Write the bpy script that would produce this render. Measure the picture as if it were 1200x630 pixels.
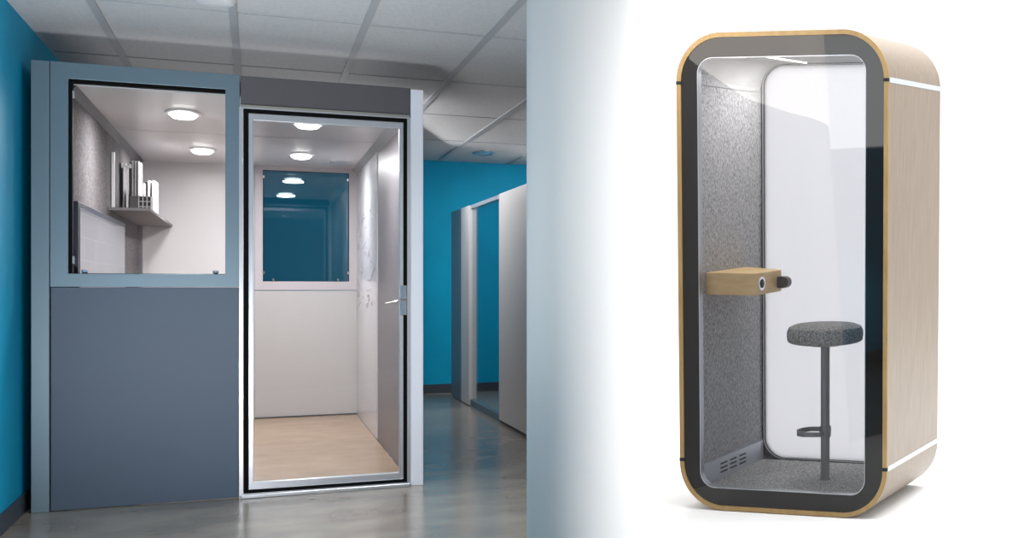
import bpy, bmesh, math, random
from mathutils import Vector, Matrix
random.seed(7)
for o in list(bpy.data.objects): bpy.data.objects.remove(o, do_unlink=True)
S = bpy.context.scene; C = S.collection
# ---------------------------------------------------------------- camera (shift lens, 1200x630)
CXP, FP, HYP, H = 1300.0, 1533.0, 336.0, 1.2
YAW = math.atan2(1533, 2350)                       # camera looks this far right of the room's depth axis
right = Vector((math.cos(YAW), -math.sin(YAW), 0)); fwd = Vector((math.sin(YAW), math.cos(YAW), 0))
cd = bpy.data.cameras.new('camera'); cam = bpy.data.objects.new('camera', cd); C.objects.link(cam)
cam.location = (0, 0, H); cam.rotation_euler = (math.pi/2, 0, -YAW)
cd.sensor_width = 36; cd.lens = 36*FP/1200; cd.shift_x = (600-CXP)/1200; cd.shift_y = (HYP-315)/1200
S.camera = cam
# ---------------------------------------------------------------- light and exposure
S.view_settings.view_transform = 'Standard'; S.view_settings.look = 'None'
S.view_settings.gamma = 1; S.view_settings.use_curve_mapping = False; S.view_settings.exposure = 0
WORLD = 1.14
w = bpy.data.worlds.new('world'); S.world = w; w.use_nodes = True
w.node_tree.nodes['Background'].inputs[0].default_value = (1, 1, 1, 1)
w.node_tree.nodes['Background'].inputs[1].default_value = WORLD
def cw(x, d, z): return right*x + fwd*d + Vector((0, 0, z))      # metres right of, ahead of the camera, above the floor
def area(name, loc, target, sx, sy, power, col=(1, 1, 1), shape='RECTANGLE', roll=0):
    l = bpy.data.lights.new(name, 'AREA'); l.shape = shape; l.size = sx; l.size_y = sy; l.energy = power; l.color = col
    o = bpy.data.objects.new(name, l); C.objects.link(o); o.location = loc
    q = (Vector(target)-Vector(loc)).to_track_quat('-Z', 'Y')
    o.rotation_euler = (q.to_matrix() @ Matrix.Rotation(roll, 3, 'Z')).to_euler(); return o
area('studio_floor_fill', cw(-1.2, 7.2, 5.6), cw(-1.2, 7.21, 0), 7, 7, 700)  # added unseen light that pushes the studio floor to pure white
area('room_fill', (-.2, 6.7, 2.56), (-.1, 7.1, 0), 1.2, 1.4, 15, (1, .98, .95)).data.spread = math.radians(105)  # added fill above the frame: brightens the floor and its bounce
area('aisle_fill', (.8, 6.5, 2.56), (.75, 8.6, 0), .6, .6, 13, (1, .98, .95)).data.spread = math.radians(75)  # added fill for the right-hand floor, no fixture there
area('ceiling_fill', (-.55, 4.5, .3), (.1, 8.2, 2.6), .8, .5, 20, (1, .98, .96)).data.spread = math.radians(75)  # added low fill out of view, lifts the ceiling and booth front
area('reflection_fill', (-.96, 4.75, 2.25), (5, 4.75, 2.25), 1.0, 1.0, 13, (1, .96, .92))  # added unseen source, mirrored in the right of the pod door
area('column_fill', cw(.9, 4.8, 1.3), cw(-2.32, 5.9, 1.2), .5, 2.6, 9).data.spread = math.radians(40)  # added from the right so the column grades up to white
area('partition_fill', (.98, 12.9, 2.45), (1.8, 12.7, 1.5), 3.6, .35, 40, (1, .97, .95))  # added fill hidden behind the booth, brightens the partition
area('left_wall_fill', (-.45, 4.2, .12), (-1.04, 7.2, 1.0), .4, .4, 6, (.95, .98, 1)).data.spread = math.radians(70)  # added fill that lifts the lower left teal wall
area('booth_top_fill', (-.1, 11.2, 2.44), (-.1, 11.201, 3), 1.5, 4, 3.5, (1, .98, .96))  # added fill on the booth roof, softens the dark ceiling above it
area('rear_gap_fill', (.3, 15.3, 2.5), (.3, 15.6, 0), .6, .6, 7, (1, .98, .96))  # added fill behind the booth, lightens the wall seen through its back window
area('bay_fill', (2.5, 14.9, 2.55), (2.6, 15.4, 0), .5, .8, 20, (1, .97, .93))  # added fill behind the partition, brightens the teal wall there

# ---------------------------------------------------------------- helpers
def lin(c): return tuple(((v/255)/12.92 if v/255 <= .04045 else ((v/255+.055)/1.055)**2.4) for v in c)+(1,)
def mat(name, rgb, rough=.5, metal=0, spec=.5, coat=0):
    m = bpy.data.materials.new(name); m.use_nodes = True; b = m.node_tree.nodes['Principled BSDF']
    b.inputs['Base Color'].default_value = lin(rgb); b.inputs['Roughness'].default_value = rough
    b.inputs['Metallic'].default_value = metal; b.inputs['Specular IOR Level'].default_value = spec
    b.inputs['Coat Weight'].default_value = coat
    return m
def nodes(m): return m.node_tree.nodes, m.node_tree.links, m.node_tree.nodes['Principled BSDF']
def mottled(name, a, b, scale=(1, 1, 1), nscale=5, detail=4, rough=.5, lo=.35, hi=.65, bump=0, spec=.5, metal=0, coat=0):
    m = mat(name, a, rough, metal, spec, coat); n, l, p = nodes(m)
    tc = n.new('ShaderNodeTexCoord'); mp = n.new('ShaderNodeMapping'); mp.inputs['Scale'].default_value = scale
    t = n.new('ShaderNodeTexNoise'); t.inputs['Scale'].default_value = nscale; t.inputs['Detail'].default_value = detail
    r = n.new('ShaderNodeValToRGB'); r.color_ramp.elements[0].position = lo; r.color_ramp.elements[1].position = hi
    r.color_ramp.elements[0].color = lin(a); r.color_ramp.elements[1].color = lin(b)
    l.new(tc.outputs['Object'], mp.inputs[0]); l.new(mp.outputs[0], t.inputs['Vector']); l.new(t.outputs[0], r.inputs[0]); l.new(r.outputs[0], p.inputs['Base Color'])
    if bump:
        bm = n.new('ShaderNodeBump'); bm.inputs['Strength'].default_value = bump; bm.inputs['Distance'].default_value = .002
        l.new(t.outputs[0], bm.inputs['Height']); l.new(bm.outputs[0], p.inputs['Normal'])
    return m
def glass(name, tint=(255, 255, 255), refl=1.0, ior=1.45):
    m = bpy.data.materials.new(name); m.use_nodes = True; n = m.node_tree.nodes; l = m.node_tree.links
    n.remove(n['Principled BSDF']); out = n['Material Output']
    tr = n.new('ShaderNodeBsdfTransparent'); tr.inputs[0].default_value = lin(tint)
    gl = n.new('ShaderNodeBsdfGlossy'); gl.inputs['Roughness'].default_value = .01
    fr = n.new('ShaderNodeFresnel'); fr.inputs['IOR'].default_value = ior
    mu = n.new('ShaderNodeMath'); mu.operation = 'MULTIPLY'; mu.inputs[1].default_value = refl
    mx = n.new('ShaderNodeMixShader'); l.new(fr.outputs[0], mu.inputs[0]); l.new(mu.outputs[0], mx.inputs[0])
    l.new(tr.outputs[0], mx.inputs[1]); l.new(gl.outputs[0], mx.inputs[2]); l.new(mx.outputs[0], out.inputs[0]); return m
def emit(name, rgb, s):
    m = mat(name, rgb); n, l, p = nodes(m); p.inputs['Emission Color'].default_value = lin(rgb); p.inputs['Emission Strength'].default_value = s; return m

def bx(bm, x0, x1, y0, y1, z0, z1):
    v = [bm.verts.new(p) for p in ((x0,y0,z0),(x1,y0,z0),(x1,y1,z0),(x0,y1,z0),(x0,y0,z1),(x1,y0,z1),(x1,y1,z1),(x0,y1,z1))]
    for f in ((3,2,1,0),(4,5,6,7),(0,1,5,4),(1,2,6,5),(2,3,7,6),(3,0,4,7)): bm.faces.new([v[i] for i in f])
def boxes(*bs):
    bm = bmesh.new()
    for b in bs: bx(bm, *b)
    return bm
def frame_xz(x0, x1, z0, z1, ix0, ix1, iz0, iz1, y0, y1):      # a rectangular ring facing y, mitred
    bm = bmesh.new(); ring(bm, [(x0,z0),(x1,z0),(x1,z1),(x0,z1)], [(ix0,iz0),(ix1,iz0),(ix1,iz1),(ix0,iz1)], y0, y1); return bm
def ring(bm, outer, inner, y0, y1):
    n = len(outer)
    A = [bm.verts.new((x, y0, z)) for x, z in outer]; B = [bm.verts.new((x, y0, z)) for x, z in inner]
    D = [bm.verts.new((x, y1, z)) for x, z in outer]; E = [bm.verts.new((x, y1, z)) for x, z in inner]
    for i in range(n):
        j = (i+1) % n
        for f in ((A[i],A[j],B[j],B[i]), (D[j],D[i],E[i],E[j]), (A[j],A[i],D[i],D[j]), (B[i],B[j],E[j],E[i])): bm.faces.new(f)
def rrect(x0, x1, z0, z1, r, n=12, rb=None):                  # rb: another radius for the two bottom corners
    pts = []; q = r if rb is None else rb
    for cx, cz, a, r in ((x1-q, z0+q, -90, q), (x1-r, z1-r, 0, r), (x0+r, z1-r, 90, r), (x0+q, z0+q, 180, q)):
        for i in range(n+1):
            t = math.radians(a+90*i/n); pts.append((cx+r*math.cos(t), cz+r*math.sin(t)))
    return pts
def plate(bm, pts, y0, y1):
    A = [bm.verts.new((x, y0, z)) for x, z in pts]; B = [bm.verts.new((x, y1, z)) for x, z in pts]
    bm.faces.new(A); bm.faces.new(B[::-1]); n = len(pts)
    for i in range(n): bm.faces.new((A[i], B[i], B[(i+1) % n], A[(i+1) % n]))
def prism(bm, pts, z0, z1):
    A = [bm.verts.new((x, y, z0)) for x, y in pts]; B = [bm.verts.new((x, y, z1)) for x, y in pts]
    bm.faces.new(A[::-1]); bm.faces.new(B); n = len(pts)
    for i in range(n): bm.faces.new((A[i], A[(i+1) % n], B[(i+1) % n], B[i]))
def lathe(bm, prof, n=48, sx=1, sy=1, cx=0, cy=0):             # prof = (r, z), closed at both ends
    rings = []
    for r, z in prof:
        rings.append([bm.verts.new((cx+sx*r*math.cos(2*math.pi*i/n), cy+sy*r*math.sin(2*math.pi*i/n), z)) for i in range(n)])
    for a, b in zip(rings, rings[1:]):
        for i in range(n): bm.faces.new((a[i], a[(i+1) % n], b[(i+1) % n], b[i]))
    bm.faces.new(rings[0][::-1]); bm.faces.new(rings[-1])
def tube(bm, pts, r, n=12, closed=False):
    P = [Vector(p) for p in pts]; rs = []; k = len(P); up = Vector((0, 0, 1))
    for i in range(k):
        a = P[(i-1) % k] if (closed or i > 0) else P[i]; b = P[(i+1) % k] if (closed or i < k-1) else P[i]
        t = (b-a).normalized(); u = t.cross(up)
        if u.length < .05: u = t.cross(Vector((0, 1, 0)))
        u.normalize(); v = t.cross(u)
        rs.append([bm.verts.new(P[i]+(u*math.cos(2*math.pi*j/n)+v*math.sin(2*math.pi*j/n))*r) for j in range(n)])
    for i in range(k if closed else k-1):
        a, b = rs[i], rs[(i+1) % k]
        for j in range(n): bm.faces.new((a[j], a[(j+1) % n], b[(j+1) % n], b[j]))
    if not closed: bm.faces.new(rs[0][::-1]); bm.faces.new(rs[-1])
def obj(name, bm, m, parent=None, bevel=0, smooth=False, org=None):
    """link a bmesh as one object; org = world point of the parent Empty (coordinates are given in world)"""
    me = bpy.data.meshes.new(name); bmesh.ops.recalc_face_normals(bm, faces=bm.faces)
    if org is not None: bmesh.ops.translate(bm, verts=bm.verts, vec=-Vector(org))
    bm.to_mesh(me); bm.free(); me.materials.append(m); o = bpy.data.objects.new(name, me); C.objects.link(o)
    if parent: o.parent = parent
    if smooth:
        for p in me.polygons: p.use_smooth = True
        me.set_sharp_from_angle(angle=math.radians(35))
    if bevel:
        b = o.modifiers.new('b', 'BEVEL'); b.width = bevel; b.segments = 2; b.limit_method = 'ANGLE'
    return o
def tag(o, label, cat, group=None):
    o['label'] = label; o['category'] = cat
    if group: o['group'] = group
    return o
def thing(name, loc, label, cat, group=None):
    o = bpy.data.objects.new(name, None); C.objects.link(o); o.location = loc; o.empty_display_size = .1
    return tag(o, label, cat, group)
def struct(name, bm, m, **k):
    o = obj(name, bm, m, **k); o['kind'] = 'structure'; return o

# ---------------------------------------------------------------- materials
M = {}
M['teal'] = mottled('teal_paint', (0, 160, 204), (0, 166, 211), nscale=3, rough=.6, spec=.2)
M['base'] = mat('baseboard_vinyl', (62, 70, 82), .5)
M['tile'] = mottled('ceiling_tile', (198, 199, 202), (210, 211, 213), nscale=60, rough=.9, bump=.2, spec=.1)
M['tbar'] = mat('ceiling_grid_paint', (172, 175, 180), .6)
M['concrete'] = mottled('polished_concrete', (128, 120, 110), (162, 153, 141), nscale=2.2, detail=10, rough=.2, lo=.3, hi=.7, spec=.55)
M['warmfloor'] = mottled('warm_lit_concrete', (162, 136, 110), (176, 150, 124), nscale=4, detail=9, rough=.26, lo=.3, hi=.7, spec=.5)  # the room's concrete, coloured beige as if warmed by the booth lamps
M['alup'] = mat('pale_blue_panel', (118, 134, 148), .4)
M['framep'] = mat('pinkish_grey_frame', (196, 191, 195), .35)
M['greyw'] = mat('light_grey_panel', (196, 194, 193), .3)
M['slate'] = mottled('slate_panel', (76, 91, 110), (80, 95, 114), nscale=1.2, rough=.45, spec=.4)
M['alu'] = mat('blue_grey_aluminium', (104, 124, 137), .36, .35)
M['alul'] = mat('pale_aluminium', (200, 206, 216), .3, .5)
M['post'] = mat('side_lit_post', (226, 228, 238), .35)  # pale colour stands in for light falling on the post from the right
M['header'] = mat('dark_grey_header', (84, 82, 86), .5, .2)
M['silver'] = mat('door_aluminium', (188, 190, 196), .28, .7)
M['chrome'] = mat('chrome', (225, 226, 230), .12, 1)
M['black'] = mat('black_gasket', (8, 8, 9), .7, 0, .1)
M['white'] = mat('white_panel', (214, 214, 218), .3, 0, .5)
M['ivory'] = mat('soft_white_laminate', (205, 204, 208), .22, 0, .5)
M['greyp'] = mat('silver_grey_laminate', (112, 108, 112), .38, .1, .5)
M['felt'] = mottled('grey_wool_felt', (108, 108, 111), (192, 192, 194), scale=(1, 1, .4), nscale=150, detail=4, rough=.95, lo=.3, hi=.7, bump=.3, spec=.1)
M['feltb'] = mottled('booth_felt', (92, 90, 93), (120, 118, 121), scale=(1, .4, 1), nscale=70, detail=4, rough=.95, bump=.4, spec=.1)
M['glass'] = glass('clear_glass', (244, 248, 250), .35)
M['glassw'] = glass('window_clear_glass', (250, 252, 252), .1)
M['glassb'] = glass('reflective_window_glass', (205, 228, 228), 2.6)
M['part'] = mat('pale_partition_laminate', (228, 228, 229), .4)
M['sweep'] = mat('white_studio_paint', (250, 250, 250), .9, 0, 0)
M['column'] = mat('white_column_paint', (205, 205, 205), .9, 0, 0)
M['oak'] = mottled('oak_edge', (150, 120, 72), (162, 133, 86), scale=(1, 1, .15), nscale=30, detail=6, rough=.5)
M['oakt'] = mottled('oak_shelf', (214, 178, 118), (226, 194, 138), scale=(.2, 1, 3), nscale=14, detail=6, rough=.45)
M['veneer'] = mottled('light_oak_veneer', (120, 105, 88), (142, 127, 110), scale=(6, 6, .12), nscale=20, detail=8, rough=.34, lo=.3, hi=.7, spec=.6)
M['blackglass'] = mat('black_glass_border', (26, 24, 23), .03, 0, .42)
M['carpet'] = mottled('grey_carpet', (70, 70, 72), (214, 214, 214), nscale=120, detail=3, rough=1, lo=.3, hi=.7, bump=.8, spec=.05)
M['podglass'] = glass('tinted_door_glass', (242, 242, 243), .75)
M['podback'] = glass('milky_back_glass', (225, 225, 227), .3)
_n = M['podback'].node_tree.nodes; _l = M['podback'].node_tree.links; _t = _n.new('ShaderNodeBsdfTranslucent'); _t.inputs[0].default_value = lin((220, 220, 222)); _x = _n.new('ShaderNodeMixShader'); _x.inputs[0].default_value = .8
_o = _n['Material Output']; _s = _o.inputs[0].links[0].from_socket; _l.new(_s, _x.inputs[1]); _l.new(_t.outputs[0], _x.inputs[2]); _l.new(_x.outputs[0], _o.inputs[0])
M['steel'] = mat('brushed_steel_skirting', (186, 192, 200), .4, .4)
M['trimp'] = mat('pod_metal_trim', (165, 168, 174), .35, .7)
M['stripe'] = mat('pale_metal_stripe', (196, 202, 208), .35, .2)
M['darkbrown'] = mat('dark_brown_plastic', (44, 30, 26), .4)
M['stoolg'] = mat('grey_powder_coat', (122, 122, 123), .45, .2)
M['seatf'] = mottled('stool_felt', (96, 96, 96), (172, 172, 171), nscale=120, detail=3, rough=.95, bump=.5, spec=.1)
M['lamp'] = emit('lit_lamp_lens', (255, 250, 246), 9)
M['led'] = emit('led_strip', (255, 250, 240), 6)
M['dark'] = mat('dark_slot', (24, 25, 28), .8)
M['shelf'] = mat('grey_shelf', (106, 105, 108), .5)
M['model'] = mat('white_plastic', (235, 234, 236), .4)
M['modeld'] = mat('black_profile', (40, 38, 42), .4)
M['ink'] = mat('marker_ink', (168, 160, 174), .6)
M['navy'] = mat('navy_bezel', (16, 26, 52), .35)

# ---------------------------------------------------------------- the room
XW, YB, ZC = -1.04, 16.55, 2.627
COL = cw((696-CXP)/FP*5.9, 5.9, 0); CR = .277          # round white end of the added dividing wall, shaped for a grey fade
def far(px, d): return cw((px-CXP)/FP*d, d, 0)
e1 = far(690, 19); u0 = e1-COL; XE = COL.x+u0.x/u0.y*(YB-COL.y)      # where the dividing wall meets the back wall
bm = bmesh.new(); prism(bm, [(XW-.2, -4), (XW-.2, YB+.2), (XE, YB+.2), (COL.x, COL.y), (cw(-.9, .0, 0).x, cw(-.9, 0, 0).y), (1.5, -4)], -.2, 0)
struct('floor', bm, M['concrete'])
bm = bmesh.new(); prism(bm, [(XW, -4), (XW, YB), (XE, YB), (COL.x, COL.y), (4.5, 0.5), (4.5, -4)], ZC, ZC+.15)
struct('ceiling', bm, M['tile'])
# ceiling grid
bm = bmesh.new()
for x, ys in ((-.69, -3.9), (-.1, -3.9), (.5, 3), (1.11, 5.6), (1.73, 8.6), (2.45, 12)): bx(bm, x-.018, x+.018, ys, YB-.01, ZC-.008, ZC-.001)
for y in (4.3, 6.25, 8.17, 10.12, 12.1, 14.2): bx(bm, XW+.01, {4.3: .9, 6.25: 1.25, 8.17: 1.6, 10.12: 2.0, 12.1: 2.4, 14.2: 2.8}[y], y-.012, y+.012, ZC-.004, ZC-.001)
struct('trim_1', bm, M['tbar'])
struct('wall_left', boxes((XW-.15, XW, -4, YB, 0, 2.8)), M['teal'])
struct('wall_back', boxes((XW-.15, XE, YB, YB+.15, 0, 2.8)), M['teal'])
struct('wall_rear', boxes((XW-.15, 4.5, -4.15, -4, 0, 2.8)), mat('rear_wall_paint', (150, 160, 170), .8))
struct('baseboard_left', boxes((XW, XW+.012, -4, YB, 0, .1)), M['base'])
struct('baseboard_back', boxes((XW+.02, XE-.12, YB-.012, YB, 0, .1)), M['base'])
# added dividing wall; shading on its round white end makes the grey fade
e1 = Vector((XE, YB+.15, 0))
u = (Vector((e1.x, e1.y, 0))-Vector((COL.x, COL.y, 0))).normalized(); nn = Vector((u.y, -u.x, 0))
bm = bmesh.new()
pts = [Vector((COL.x, COL.y, 0))+(-u*math.cos(t)+nn*math.sin(t))*CR for t in [math.radians(-100+200*i/64) for i in range(65)]]
q0 = Vector((COL.x, COL.y, 0))+u*.5; L = (e1-q0).length
pts += [q0+nn*.1, q0+u*L+nn*.1, q0+u*L-nn*.1, q0-nn*.1]
prism(bm, [(p.x, p.y) for p in pts], 0, 3.6)
struct('wall_fade_divider', bm, M['column'], smooth=True)
# added glowing band on the column's pod side, for the pod door's upper reflection
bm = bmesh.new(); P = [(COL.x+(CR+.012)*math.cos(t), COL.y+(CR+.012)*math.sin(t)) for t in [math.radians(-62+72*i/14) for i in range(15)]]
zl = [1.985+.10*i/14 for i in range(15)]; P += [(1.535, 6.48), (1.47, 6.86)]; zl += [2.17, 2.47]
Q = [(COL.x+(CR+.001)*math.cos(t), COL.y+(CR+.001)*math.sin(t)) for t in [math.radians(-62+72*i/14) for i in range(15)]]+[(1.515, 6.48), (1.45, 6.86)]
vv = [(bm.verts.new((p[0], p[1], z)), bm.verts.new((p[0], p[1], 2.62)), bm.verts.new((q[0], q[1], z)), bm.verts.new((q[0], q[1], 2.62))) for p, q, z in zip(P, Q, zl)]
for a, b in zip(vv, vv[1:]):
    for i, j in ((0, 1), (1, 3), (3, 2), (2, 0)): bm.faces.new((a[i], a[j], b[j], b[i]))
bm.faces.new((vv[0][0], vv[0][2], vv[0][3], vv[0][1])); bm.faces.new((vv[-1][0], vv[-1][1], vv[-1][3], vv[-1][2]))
tag(obj('reflection_band', bm, emit('reflection_band_glow', (255, 248, 240), 4.6)), 'added glowing band round the white column, for the pod door reflection', 'light')
# studio floor: flat, then rising gently away from the camera as the base of the white sweep
D0 = H*FP/(609-336)
SL = 133/1533
def cpoly(bm, P): bm.faces.new([bm.verts.new(cw(*p)) for p in P])
bm = bmesh.new()
secs = [(.0, 0), (D0-.06, 0), (D0+.02, SL*.0)] + [(D0+t, SL*t) for t in (.5, 2, 5, 12)]
rows = []
for d, z in secs:
    xl = (696-CXP)/FP*max(d, .1) if d > 1 else -.35
    rows.append([bm.verts.new(cw(xl, d, z-.003)), bm.verts.new(cw(9, d, z-.003)), bm.verts.new(cw(xl, d, -.2)), bm.verts.new(cw(9, d, -.2))])
for a, b in zip(rows, rows[1:]):
    bm.faces.new((a[0], a[1], b[1], b[0])); bm.faces.new((a[2], b[2], b[3], a[3])); bm.faces.new((a[0], b[0], b[2], a[2])); bm.faces.new((a[1], a[3], b[3], b[1]))
bm.faces.new((rows[0][0], rows[0][2], rows[0][3], rows[0][1])); bm.faces.new((rows[-1][0], rows[-1][1], rows[-1][3], rows[-1][2]))
struct('floor_studio', bm, M['sweep'])

# ---------------------------------------------------------------- the office booth
F = 8.93; BK = 14.15; ZT = 2.405; ZI = 2.30
XL, XR, XM = -1.0, .85, -.077
IL, IR = -.852, .80
B0 = Vector((XL, F, 0)); B = thing('office_booth', B0, 'large slate grey and aluminium office booth with glass door and window, beside teal wall', 'booth')
def bp(name, bm, m, parent=None, **k):
    o = obj(name, bm, m, parent or B, org=B0, **k); return o
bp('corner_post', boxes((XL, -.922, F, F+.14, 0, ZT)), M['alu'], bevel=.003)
o = bp('corner_post', boxes((.782, XR, F-.012, F+.14, 0, ZT-.012)), M['post'], bevel=.004); o['label'] = 'aluminium corner post coloured pale as lit from the right'
bp('lower_panel', boxes((-.917, XM-.004, F+.004, F+.05, .004, 1.198)), M['slate'], bevel=.002)
wf = bp('window_frame', frame_xz(-.920, XM, 1.2, ZT, -.843, -.145, 1.272, 2.317, F, F+.07), M['alu'], bevel=.002)
bp('gasket', frame_xz(-.846, -.142, 1.269, 2.320, -.827, -.1435, 1.274, 2.298, F+.008, F+.066), M['black'], wf)
bp('window_glass', boxes((-.838, -.144, F+.036, F+.042, 1.274, 2.31)), M['glassw'], wf)
for x, z, a in ((-.834, 2.235, 0), (-.834, 1.345, 0), (-.775, 1.284, 1), (-.19, 1.284, 1)):
    bm = bmesh.new(); bx(bm, x-.014, x+.014, F+.01, F+.035, z-(.022 if not a else .010), z+(.022 if not a else .010)); bp('glass_clip', bm, M['chrome'], wf, bevel=.006)
bp('header', boxes((XM+.004, .780, F+.002, F+.12, 2.235, ZT-.004)), M['header'], bevel=.002)
bp('header_lip', boxes((XM+.004, .776, F-.014, F+.02, 2.222, 2.236)), mat('warm_metal_lip', (150, 148, 140), .35, .6))
# door surround: thin bright outer edge, black gap
ds = bp('door_surround', frame_xz(-.0805, .7815, .012, 2.222, -.062, .764, .024, 2.214, F-.012, F+.03), M['silver'])
bp('door_gasket', frame_xz(-.060, .764, .024, 2.214, -.030, .735, .050, 2.180, F-.004, F+.03), M['black'], ds)
bp('threshold', boxes((-.070, .776, F-.05, F+.1, 0, .022)), M['silver'], bevel=.004)
dr = bp('door', frame_xz(-.036, .744, .044, 2.190, -.012, .722, .086, 2.150, F-.008, F+.034), M['silver'], bevel=.003)
bp('door_glass', boxes((-.018, .728, F+.010, F+.016, .08, 2.156)), M['glass'], dr)
hp = bp('lock_plate', boxes((.728, .762, F-.02, F-.006, 1.03, 1.21)), M['chrome'], dr, bevel=.003)
bm = bmesh.new(); tube(bm, [(.745, F-.018, 1.125), (.745, F-.06, 1.125), (.730, F-.066, 1.122), (.69, F-.066, 1.112), (.645, F-.062, 1.102)], .007, 10); bx(bm, .738, .746, F-.024, F-.019, 1.045, 1.068)
bp('door_handle', bm, M['chrome'], dr, smooth=True)
# shell inside
bp('side_wall', boxes((XL, IL, F+.142, BK+.12, 0, ZT-.01)), M['feltb']).__setitem__('label', 'grey felt lined side wall')
rw = bp('side_wall', boxes((IR, XR-.004, F+.142, BK+.12, 0, ZT-.01)), M['greyp']); rw['label'] = 'silver grey laminate side wall'
bp('whiteboard', boxes((IR-.008, IR-.0005, 11.70, BK-.005, .01, 2.29)), M['ivory'], rw)
bm = bmesh.new()
rnd = random.Random(3)
for k in range(60):                                       # pen drawing on the whiteboard
    y = rnd.uniform(11.9, 14.0); z = rnd.uniform(1.0, 1.85); kind = rnd.random(); P = []
    if kind < .45:
        r = rnd.uniform(.012, .03); P = [(IR-.0095, y+3*r*math.cos(t*.5), z+r*math.sin(t*.5)) for t in range(rnd.randint(6, 13))]
    else:
        a = rnd.uniform(-.8, .8); P = [(IR-.0095, y+.10*t*math.cos(a), z+.022*t*math.sin(a)+.006*math.sin(t*2)) for t in range(rnd.randint(3, 7))]
    tube(bm, P, .0013, 4)
bp('marker_drawing', bm, M['ink'], rw)
bp('back_wall', boxes((IL, -.012, BK, BK+.12, 0, ZI)), M['white'])
bp('back_lower_panel', boxes((-.010, IR, BK, BK+.12, 0, 1.165)), M['greyw'])
bf = bp('back_window_frame', frame_xz(-.010, IR, 1.170, ZI, .052, .73, 1.25, 2.262, BK-.006, BK+.06), M['framep'], bevel=.003)
bp('back_window_glass', boxes((.05, .732, BK+.012, BK+.022, 1.248, 2.264)), M['glassb'], bf)
bp('gasket', frame_xz(.050, .732, 1.248, 2.264, .056, .724, 1.254, 2.256, BK+.0, BK+.011), M['black'], bf)
for x, z in ((.058, 1.33), (.058, 2.2), (.722, 1.33), (.722, 2.2), (.13, 1.262), (.64, 1.262)):
    bp('glass_clip', boxes((x-.009, x+.009, BK-.016, BK+.004, z-.014, z+.014)), M['chrome'], bf, bevel=.004)
bp('corner_trim', boxes((IL, IL+.026, BK-.03, BK-.001, 0, ZI-.03)), M['silver'])
bp('ceiling_panel', boxes((IL, IR, F+.142, 11.395, ZI, ZI+.09)), M['white'])
bp('ceiling_panel', boxes((IL, IR, 11.42, BK+.12, ZI, ZI+.09)), M['white'])
bp('ceiling_seam', boxes((IL, IR, 11.395, 11.42, ZI+.012, ZI+.09)), M['header'])
bm = bmesh.new(); plate(bm, [(IL, ZI), (IL+.032, ZI), (IL, ZI-.04)], F+.142, BK-.001); bp('cornice', bm, M['header'])
bm = bmesh.new(); plate(bm, [(IR, ZI), (IR-.045, ZI), (IR, ZI-.05)], F+.142, BK-.001); bp('cornice', bm, M['greyw'])
bm = bmesh.new(); lathe(bm, [(.01, ZI-.012), (.095, ZI-.010), (.1, ZI-.001)], 32, .9, 2.0, .62, 13.3); bp('air_vent', bm, M['ivory'], smooth=True)
bp('warm_lit_floor', boxes((IL, IR-.009, F+.11, BK, .0005, .006)), M['warmfloor'])  # slab over the concrete, warm lamplight put into its colour
bp('base_trim', boxes((-.01, IR-.01, BK-.012, BK-.001, 0, .018)), M['header'])
for x, y in ((-.385, 10.13), (-.36, 12.74), (.293, 10.3), (.315, 12.78)):
    bm = bmesh.new(); lathe(bm, [(.095, ZI-.001), (.093, ZI-.010), (.076, ZI-.013), (.074, ZI-.001)], 40, 1, 2.6, x, y)
    r = bp('downlight', bm, M['white'], smooth=True)
    bm = bmesh.new(); lathe(bm, [(.073, ZI-.002), (.073, ZI-.014), (.062, ZI-.028), (.036, ZI-.035), (.01, ZI-.037)][::-1], 40, 1, 2.6, x, y)
    bp('lamp_lens', bm, M['lamp'], r, smooth=True)
    a = area('downlight_glow', (x, y, ZI-.039), (x, y+.001, 0), .18, .5, 27, (1, .92, .905), 'ELLIPSE')

# monitor on the felt wall, and the shelf with its samples
t0 = Vector((IL, 10.6, 1.35)); T = thing('wall_monitor', t0, 'wide dark framed monitor on the grey felt wall inside the booth', 'monitor')
obj('bezel', boxes((IL+.001, IL+.034, 9.116, 12.2, .86, 1.672)), M['navy'], T, bevel=.003, org=t0)
ms = mat('screen_glow', (46, 52, 62), .12, 0, .6); n, l, p = nodes(ms)
tc = n.new('ShaderNodeTexCoord'); mp = n.new('ShaderNodeMapping'); mp.inputs['Rotation'].default_value = (0, 0, 0)
sx = n.new('ShaderNodeSeparateXYZ'); cb = n.new('ShaderNodeCombineXYZ'); l.new(tc.outputs['Object'], sx.inputs[0]); l.new(sx.outputs[1], cb.inputs[0]); l.new(sx.outputs[2], cb.inputs[1])
br = n.new('ShaderNodeTexBrick'); br.inputs['Scale'].default_value = 3.2; br.inputs['Mortar Size'].default_value = .012; br.inputs['Brick Width'].default_value = 1.4; br.inputs['Row Height'].default_value = .42
br.inputs['Color1'].default_value = lin((120, 138, 162)); br.inputs['Color2'].default_value = lin((72, 90, 116)); br.inputs['Mortar'].default_value = lin((150, 168, 192)); br.offset_frequency = 3; br.squash = .6; br.squash_frequency = 2
l.new(cb.outputs[0], br.inputs['Vector']); l.new(br.outputs[0], p.inputs['Emission Color']); p.inputs['Emission Strength'].default_value = .2
obj('screen', boxes((IL+.0345, IL+.036, 9.19, 12.13, .9, 1.64)), ms, T, org=t0)
tag(obj('corner_shelf', boxes((IL+.001, -.616, 11.30, BK-.002, 1.728, 1.750)), M['shelf'], bevel=.002), 'grey shelf in the far corner of the booth above the monitor', 'shelf')
ZS = 1.7505
def onshelf(px, y):           # x of the point that the camera sees in column px at depth y
    a = (px-CXP)/FP; rx = a*right.x+fwd.x; ry = a*right.y+fwd.y; return rx/ry*y
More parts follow.
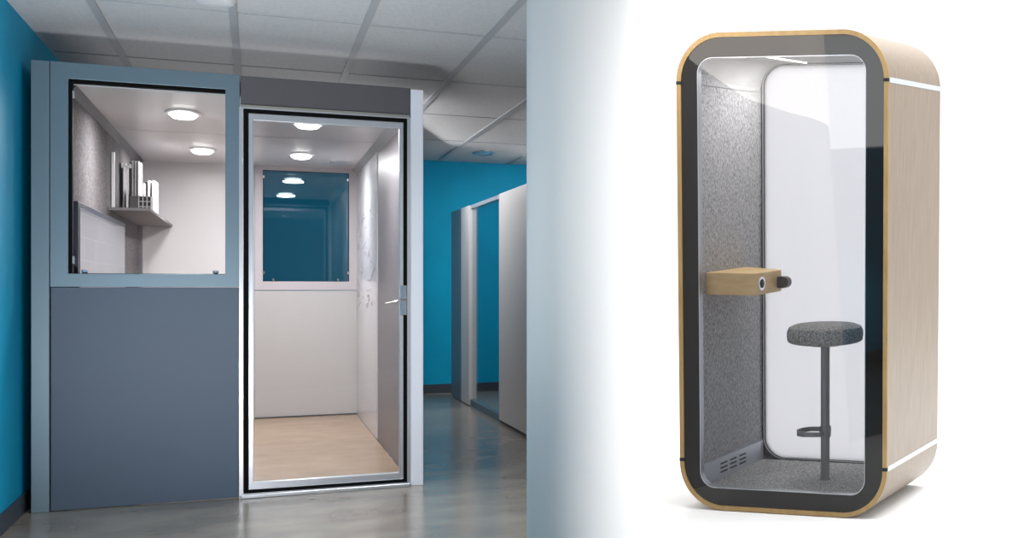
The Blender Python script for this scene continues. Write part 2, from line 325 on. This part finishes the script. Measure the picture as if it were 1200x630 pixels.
def samp(name, label, cat, x0, x1, y0, y1, h, m, fins=0):
    c = Vector(((x0+x1)/2, (y0+y1)/2, ZS)); g = thing(name, c, label, cat, 'white samples standing on the corner shelf')
    bm = bmesh.new(); w_ = x1-x0
    if fins:
        k = fins; bx(bm, x0, x1, y0+(y1-y0)*.4, y1, ZS, ZS+h)
        for i in range(k):
            a = x0+w_*i/k; bx(bm, a+w_/k*.15, a+w_/k*.75, y0, y0+(y1-y0)*.42, ZS, ZS+h)
    else: bx(bm, x0, x1, y0, y1, ZS, ZS+h)
    obj('profile', bm, m, g, bevel=.002, org=c); return g, c
def zat(px, py, y):
    a = (px-CXP)/FP; ry = a*right.y+fwd.y; return H-(py-HYP)/FP*(y/ry)
def put(name, label, px0, px1, top, y, dy, m, fins=0):
    return samp(name, label, 'profile sample', onshelf(px0, y), onshelf(px1, y), y, y+dy, zat(px0, top, y)-ZS, m, fins)
g, c = put('pole_sample', 'thin white pole standing at the left end of the corner shelf', 130.5, 134, 178, 11.5, .05, M['model'])
y = 11.75; c = Vector((onshelf(149, y), y, ZS)); g = thing('bracket_stand', c, 'thin white stand with a stepped crossbar on the corner shelf', 'profile sample', 'white samples standing on the corner shelf')
zt = zat(149, 195, y)
obj('pole', boxes((onshelf(148, y), onshelf(150, y), y, y+.03, ZS, zt)), M['model'], g, org=c)
obj('foot', boxes((onshelf(146.4, y), onshelf(151, y), y-.02, y+.05, ZS, ZS+.01)), M['model'], g, org=c)
x0, x1 = onshelf(142, y), onshelf(154, y); cb_ = [(x0, x1, y, y+.02, zt-.006, zt+.006)]
for i in range(3): xx = x0+(x1-x0)*(.0+.4*i); cb_.append((xx, xx+.008, y-.002, y+.022, zt-.01, zt+.022))
obj('crossbar', boxes(*cb_), M['model'], g, org=c)
g, c = put('tall_profile', 'tallest white ribbed profile standing on the corner shelf', 154, 163.5, 188, 12.25, .3, M['model'], 3)
obj('dark_edge', boxes((onshelf(151.3, 12.22), onshelf(153.8, 12.22), 12.22, 12.5, ZS, zat(152, 190, 12.22))), M['modeld'], g, org=c)
put('short_profile', 'short narrow white profile between the two ribbed ones on the shelf', 165.5, 169.5, 214.5, 12.6, .2, M['model'])
g, c = put('ribbed_profile', 'shorter black and white ribbed profile at the right end of the shelf', 172, 182.5, 211, 12.7, .35, M['model'], 2)
obj('dark_edge', boxes((onshelf(169.8, 12.68), onshelf(172, 12.68), 12.68, 12.9, ZS, zat(170, 213, 12.68))), M['modeld'], g, org=c)
y = 11.95; x0, x1 = onshelf(152, y), onshelf(162, y); x2 = onshelf(177.5, y); c = Vector(((x0+x2)/2, y, ZS)); zt = zat(160, 229, y)
g = thing('lattice_block', c, 'low grey block with white lattice grid in front of tall profiles', 'profile sample', 'white samples standing on the corner shelf')
obj('block', boxes((x0, x2-.003, y+.012, y+.2, ZS, zt-.004)), M['shelf'], g, org=c)
bs = []
for i in range(4): xx = x1+(x2-x1-.005)*i/3; bs.append((xx, xx+.006, y-.004, y+.008, ZS, zt))
for i in range(4): zz = ZS+(zt-ZS-.006)*i/3; bs.append((x1, x2, y-.004, y+.0079, zz, zz+.005))
obj('grid', boxes(*bs), M['model'], g, org=c)
obj('grid_back', boxes((x1+.002, x2-.006, y+.008, y+.012, ZS, zt-.005)), M['modeld'], g, org=c)

# ---------------------------------------------------------------- glazed partition, detector, ceiling light
PX = 1.80; p0 = Vector((PX, 16.0, 0)); P = thing('glazed_partition', p0, 'pale partition with a clear glass bay, along the right of the room before the teal wall', 'partition')
def pp(n_, bm, m, **k): return obj(n_, bm, m, P, org=p0, **k)
pp('end_panel', boxes((PX, PX+.06, 15.16, 16.0, .012, 2.02)), M['alup'])
pp('post', boxes((PX-.004, PX+.066, 14.56, 15.155, .012, 2.02)), M['model'])
pp('bottom_rail', boxes((PX+.01, PX+.05, 12.64, 14.555, .0, .07)), M['alu'])
pp('top_rail', boxes((PX+.01, PX+.05, 12.64, 14.555, 1.985, 2.02)), M['alul'])
pp('glass_pane', boxes((PX+.026, PX+.034, 12.64, 14.555, .07, 1.985)), M['glass'])
pp('panel', boxes((PX, PX+.06, 10.6, 12.635, .03, 2.02)), M['part'])
pp('base_strip', boxes((PX+.006, PX+.054, 10.6, 12.635, 0, .03)), M['header'])
s0 = Vector((-.165, 7.72, ZC)); s = thing('smoke_detector', s0, 'round white smoke detector hanging from the tiled ceiling', 'smoke detector')
bm = bmesh.new(); lathe(bm, [(.085, ZC-.01), (.084, ZC-.03), (.074, ZC-.046), (.05, ZC-.052), (.01, ZC-.053)][::-1], 40, 1, 1.4, s0.x, s0.y); obj('cover', bm, M['white'], s, smooth=True, org=s0)
bm = bmesh.new(); lathe(bm, [(.095, ZC-.0), (.095, ZC-.011)], 40, 1, 1.4, s0.x, s0.y); obj('base', bm, M['alul'], s, org=s0)
s0 = Vector((2.03, 15.3, ZC)); s = thing('ceiling_light', s0, 'unlit round recessed downlight in the far tiled ceiling', 'light')
bm = bmesh.new(); lathe(bm, [(.1, ZC), (.1, ZC-.012), (.08, ZC-.016), (.074, ZC-.002)], 40, 1, 3.2, s0.x, s0.y); obj('ring', bm, M['silver'], s, smooth=True, org=s0)
bm = bmesh.new(); lathe(bm, [(.02, ZC-.02), (.045, ZC-.012), (.05, ZC-.003)], 40, 1, 3.2, s0.x, s0.y); obj('reflector', bm, M['alul'], s, smooth=True, org=s0)

# ---------------------------------------------------------------- the phone pod on the white sweep
Dv = Vector((336, 1533, 133)).normalized(); Wv = Vector((7047, -1533, -133)); Wv = (Wv-Dv*Wv.dot(Dv)).normalized(); Vv = Vector((340, -1533, 18064)).normalized()
A = Vector(((1039.5-CXP)/FP*D0, D0, -(609-HYP)/FP*D0))
ctr = A+Wv*(-.5885)
def c2w(v): return right*v.x+fwd*v.y+Vector((0, 0, v.z))
m3 = Matrix((c2w(Wv), c2w(Dv), c2w(Vv))).transposed()
PM = Matrix.Translation(c2w(ctr)+Vector((0, 0, H))) @ m3.to_4x4()
pod = thing('phone_pod', (0, 0, 0), 'freestanding rounded phone pod of light oak with black glass door frame on white', 'booth'); P0 = PM.translation.copy(); pod.location = P0
HW, PD, PH, R = .5855, .765, 2.5, .25
def pd(n_, bm, m, parent=None, org=None, xf=None, **k):
    bm.transform(xf or PM); return obj(n_, bm, m, parent or pod, org=org or P0, **k)
bm = bmesh.new(); ring(bm, rrect(-HW, HW, 0, PH, R, 24), rrect(-HW+.022, HW-.022, .022, PH-.022, R-.022, 24), .012, PD); pd('shell', bm, M['veneer'], smooth=True)
bm = bmesh.new(); ring(bm, rrect(-HW, HW, 0, PH, R, 24), rrect(-HW+.024, HW-.024, .024, PH-.024, R-.024, 24), 0, .012); fr = pd('front_edge', bm, M['oak'], smooth=True)
for s_ in (-1, 1):
    for z in (2.245, .262):
        xe = s_*HW
        o = pd('edge_joint', boxes((min(xe, xe-s_*.026)-.001, max(xe, xe-s_*.026)+.001, -.0015, .0125, z-.008, z+.009)), M['dark'], fr)
        pd('side_stripe', boxes((min(xe-s_*.002, xe+s_*.002), max(xe-s_*.002, xe+s_*.002), .0125, PD-.002, z-.012, z+.014)), M['stripe'])
IX = .485; IZ0, IZ1 = .113, 2.40; IRd = .15
bm = bmesh.new(); ring(bm, rrect(-HW+.023, HW-.023, .023, PH-.023, R-.023, 24), rrect(-IX, IX, IZ0-.01, IZ1, IRd, 24, .004), .05, PD-.03); pd('felt_lining', bm, M['felt'], smooth=True)
pd('lining_seam', boxes((-IX-.001, -IX+.0012, .06, PD-.05, 2.236, 2.2385)), M['dark'])
# door: black glass border, clear middle, metal trim
bm = bmesh.new(); ring(bm, rrect(-HW+.025, HW-.025, .025, PH-.025, R-.025, 24), rrect(-.4695, .4645, .117, 2.374, .085, 24), .004, .03)
dd = pd('door', bm, M['blackglass'], smooth=True)
bm = bmesh.new(); ring(bm, rrect(-.4695, .4645, .117, 2.374, .085, 24), rrect(-.4660, .4610, .1205, 2.3705, .0815, 24), .0035, .04); pd('door_trim', bm, M['trimp'], dd, smooth=True)
bm = bmesh.new(); plate(bm, rrect(-.4665, .4615, .120, 2.371, .082, 24), .006, .012); pd('door_glass', bm, M['podglass'], dd)
# back
bm = bmesh.new(); ring(bm, rrect(-HW+.023, HW-.023, .023, PH-.023, R-.023, 24), rrect(-IX+.018, IX-.018, IZ0+.012, IZ1-.012, .12, 24), PD-.03, PD-.002); bk = pd('back_frame', bm, M['blackglass'], smooth=True)
bm = bmesh.new(); ring(bm, rrect(-IX+.012, IX-.012, IZ0+.006, IZ1-.006, .126, 24), rrect(-IX+.016, IX-.016, IZ0+.010, IZ1-.010, .122, 24), PD-.042, PD-.031); pd('back_trim', bm, M['trimp'], bk, smooth=True)
bm = bmesh.new(); plate(bm, rrect(-IX+.017, IX-.017, IZ0+.011, IZ1-.011, .12, 24), PD-.022, PD-.012); pd('back_glass', bm, M['podback'], bk)
# floor, skirting with vent slots, led strip
pd('carpet_floor', boxes((-IX+.005, IX-.005, .045, PD-.04, IZ0-.04, IZ0+.001)), M['carpet'])
bm = bmesh.new(); plate(bm, [(-IX+.001, .229), (-IX+.012, .226), (-IX+.012, .10), (-IX+.001, .10)], .05, PD-.04); sk = pd('vent_skirting', bm, M['steel'])
bs = []
for i in range(3):
    for j in range(3): y = .225+.105*i; z = .142+.023*j; bs.append((-IX+.011, -IX+.0135, y, y+.075, z, z+.009))
pd('vent_slots', boxes(*bs), M['dark'], sk)
bm = bmesh.new(); prism(bm, [(-.243, .12), (-.233, .12), (-.175, .68), (-.185, .68)], IZ1-.006, IZ1+.001); pd('led_strip', bm, M['led'])
area('led_strip_glow', PM @ Vector((-.17, .40, IZ1-.012)), PM @ Vector((-.17, .401, 0)), .03, .55, 9, (1, .97, .93))
# wall shelf
wt = bmesh.new(); x0, x1 = -IX+.0005, -.19
prism(wt, [(x0, .10), (x1, .10), (x1, .39), (x0, .545)], 1.135, 1.253)
# a shelf fixed to the pod wall
ws = thing('wall_shelf', (0, 0, 0), 'chunky oak block shelf fixed to the felt wall inside the phone pod', 'shelf'); W0 = PM @ Vector((-.34, .3, 1.135)); ws.location = W0
pd('shelf_block', wt, M['oakt'], ws, org=W0, bevel=.004)
def disc(bm, cx, cy, cz, r, x0, x1, n=28):
    a = [bm.verts.new((x0, cy+r*math.cos(2*math.pi*i/n), cz+r*math.sin(2*math.pi*i/n))) for i in range(n)]
    b = [bm.verts.new((x1, cy+r*math.cos(2*math.pi*i/n), cz+r*math.sin(2*math.pi*i/n))) for i in range(n)]
    bm.faces.new(a); bm.faces.new(b[::-1])
    for i in range(n): bm.faces.new((a[i], b[i], b[(i+1) % n], a[(i+1) % n]))
bm = bmesh.new(); disc(bm, 0, .158, 1.195, .036, x1-.001, x1+.003); so = pd('socket_ring', bm, M['chrome'], ws, org=W0)
bm = bmesh.new(); disc(bm, 0, .158, 1.195, .024, x1+.001, x1+.0045); pd('socket', bm, M['dark'], so, org=W0)
bm = bmesh.new(); plate(bm, [(x1-.002, 1.155), (-.152, 1.155), (-.138, 1.160), (-.128, 1.172), (-.125, 1.187), (-.128, 1.202), (-.138, 1.213), (-.152, 1.218), (x1-.002, 1.218)], .335, .385); pd('knob', bm, M['darkbrown'], ws, org=W0, bevel=.005)
# stool
sc = Vector((.098, .325, IZ0+.001)); st = thing('bar_stool', (0, 0, 0), 'round grey felt topped bar stool on a single post inside the phone pod', 'stool')
SM = PM @ Matrix.Translation(sc); S0 = SM.translation.copy(); st.location = S0
bm = bmesh.new(); lathe(bm, [(.03, .755), (.185, .756), (.199, .765), (.203, .79), (.202, .815), (.192, .838), (.165, .850), (.09, .853), (.01, .854)], 56); pd('seat', bm, M['seatf'], st, org=S0, xf=SM, smooth=True)
bm = bmesh.new(); lathe(bm, [(.01, .738), (.09, .738), (.1, .745), (.17, .752), (.18, .7565), (.01, .757)], 40); pd('seat_plate', bm, M['stoolg'], st, org=S0, xf=SM, smooth=True)
bm = bmesh.new(); lathe(bm, [(.024, .0), (.024, .74)], 28); pd('post', bm, M['stoolg'], st, org=S0, xf=SM, smooth=True)
bm = bmesh.new(); lathe(bm, [(.03, .0), (.03, .006), (.026, .009)], 28); pd('floor_flange', bm, M['stoolg'], st, org=S0, xf=SM, smooth=True)
bm = bmesh.new(); lathe(bm, [(.029, .235), (.031, .24), (.031, .29), (.029, .295)], 28)
fp = [(.0, -.07), (-.09, -.088), (-.135, -.065), (-.158, -.02), (-.155, .03), (-.125, .075), (-.085, .085), (.0, .07), (.02, .0)]
from itertools import chain
def flat(bm, P, w, z0, z1):
    n = len(P); o_ = [bm.verts.new((x, y, z)) for x, y in P for z in (z0, z1)]; i_ = []
    for x, y in P:
        v = Vector((x-(-.05), y)); v = v*(1-w/max(v.length, .02))
        for z in (z0, z1): i_.append(bm.verts.new((v.x-.05, v.y, z)))
    for k in range(n-1):
        a, b = 2*k, 2*k+2
        bm.faces.new((o_[a], o_[b], o_[b+1], o_[a+1])); bm.faces.new((i_[a+1], i_[b+1], i_[b], i_[a]))
        bm.faces.new((o_[a+1], o_[b+1], i_[b+1], i_[a+1])); bm.faces.new((o_[b], o_[a], i_[a], i_[b]))
    bm.faces.new((o_[0], o_[1], i_[1], i_[0])); k = 2*n-2; bm.faces.new((o_[k+1], o_[k], i_[k], i_[k+1]))
flat(bm, fp[:-1], .007, .246, .272); bx(bm, -.004, .004, -.069, .069, .250, .268); pd('footrest', bm, M['stoolg'], st, org=S0, xf=SM, smooth=True)
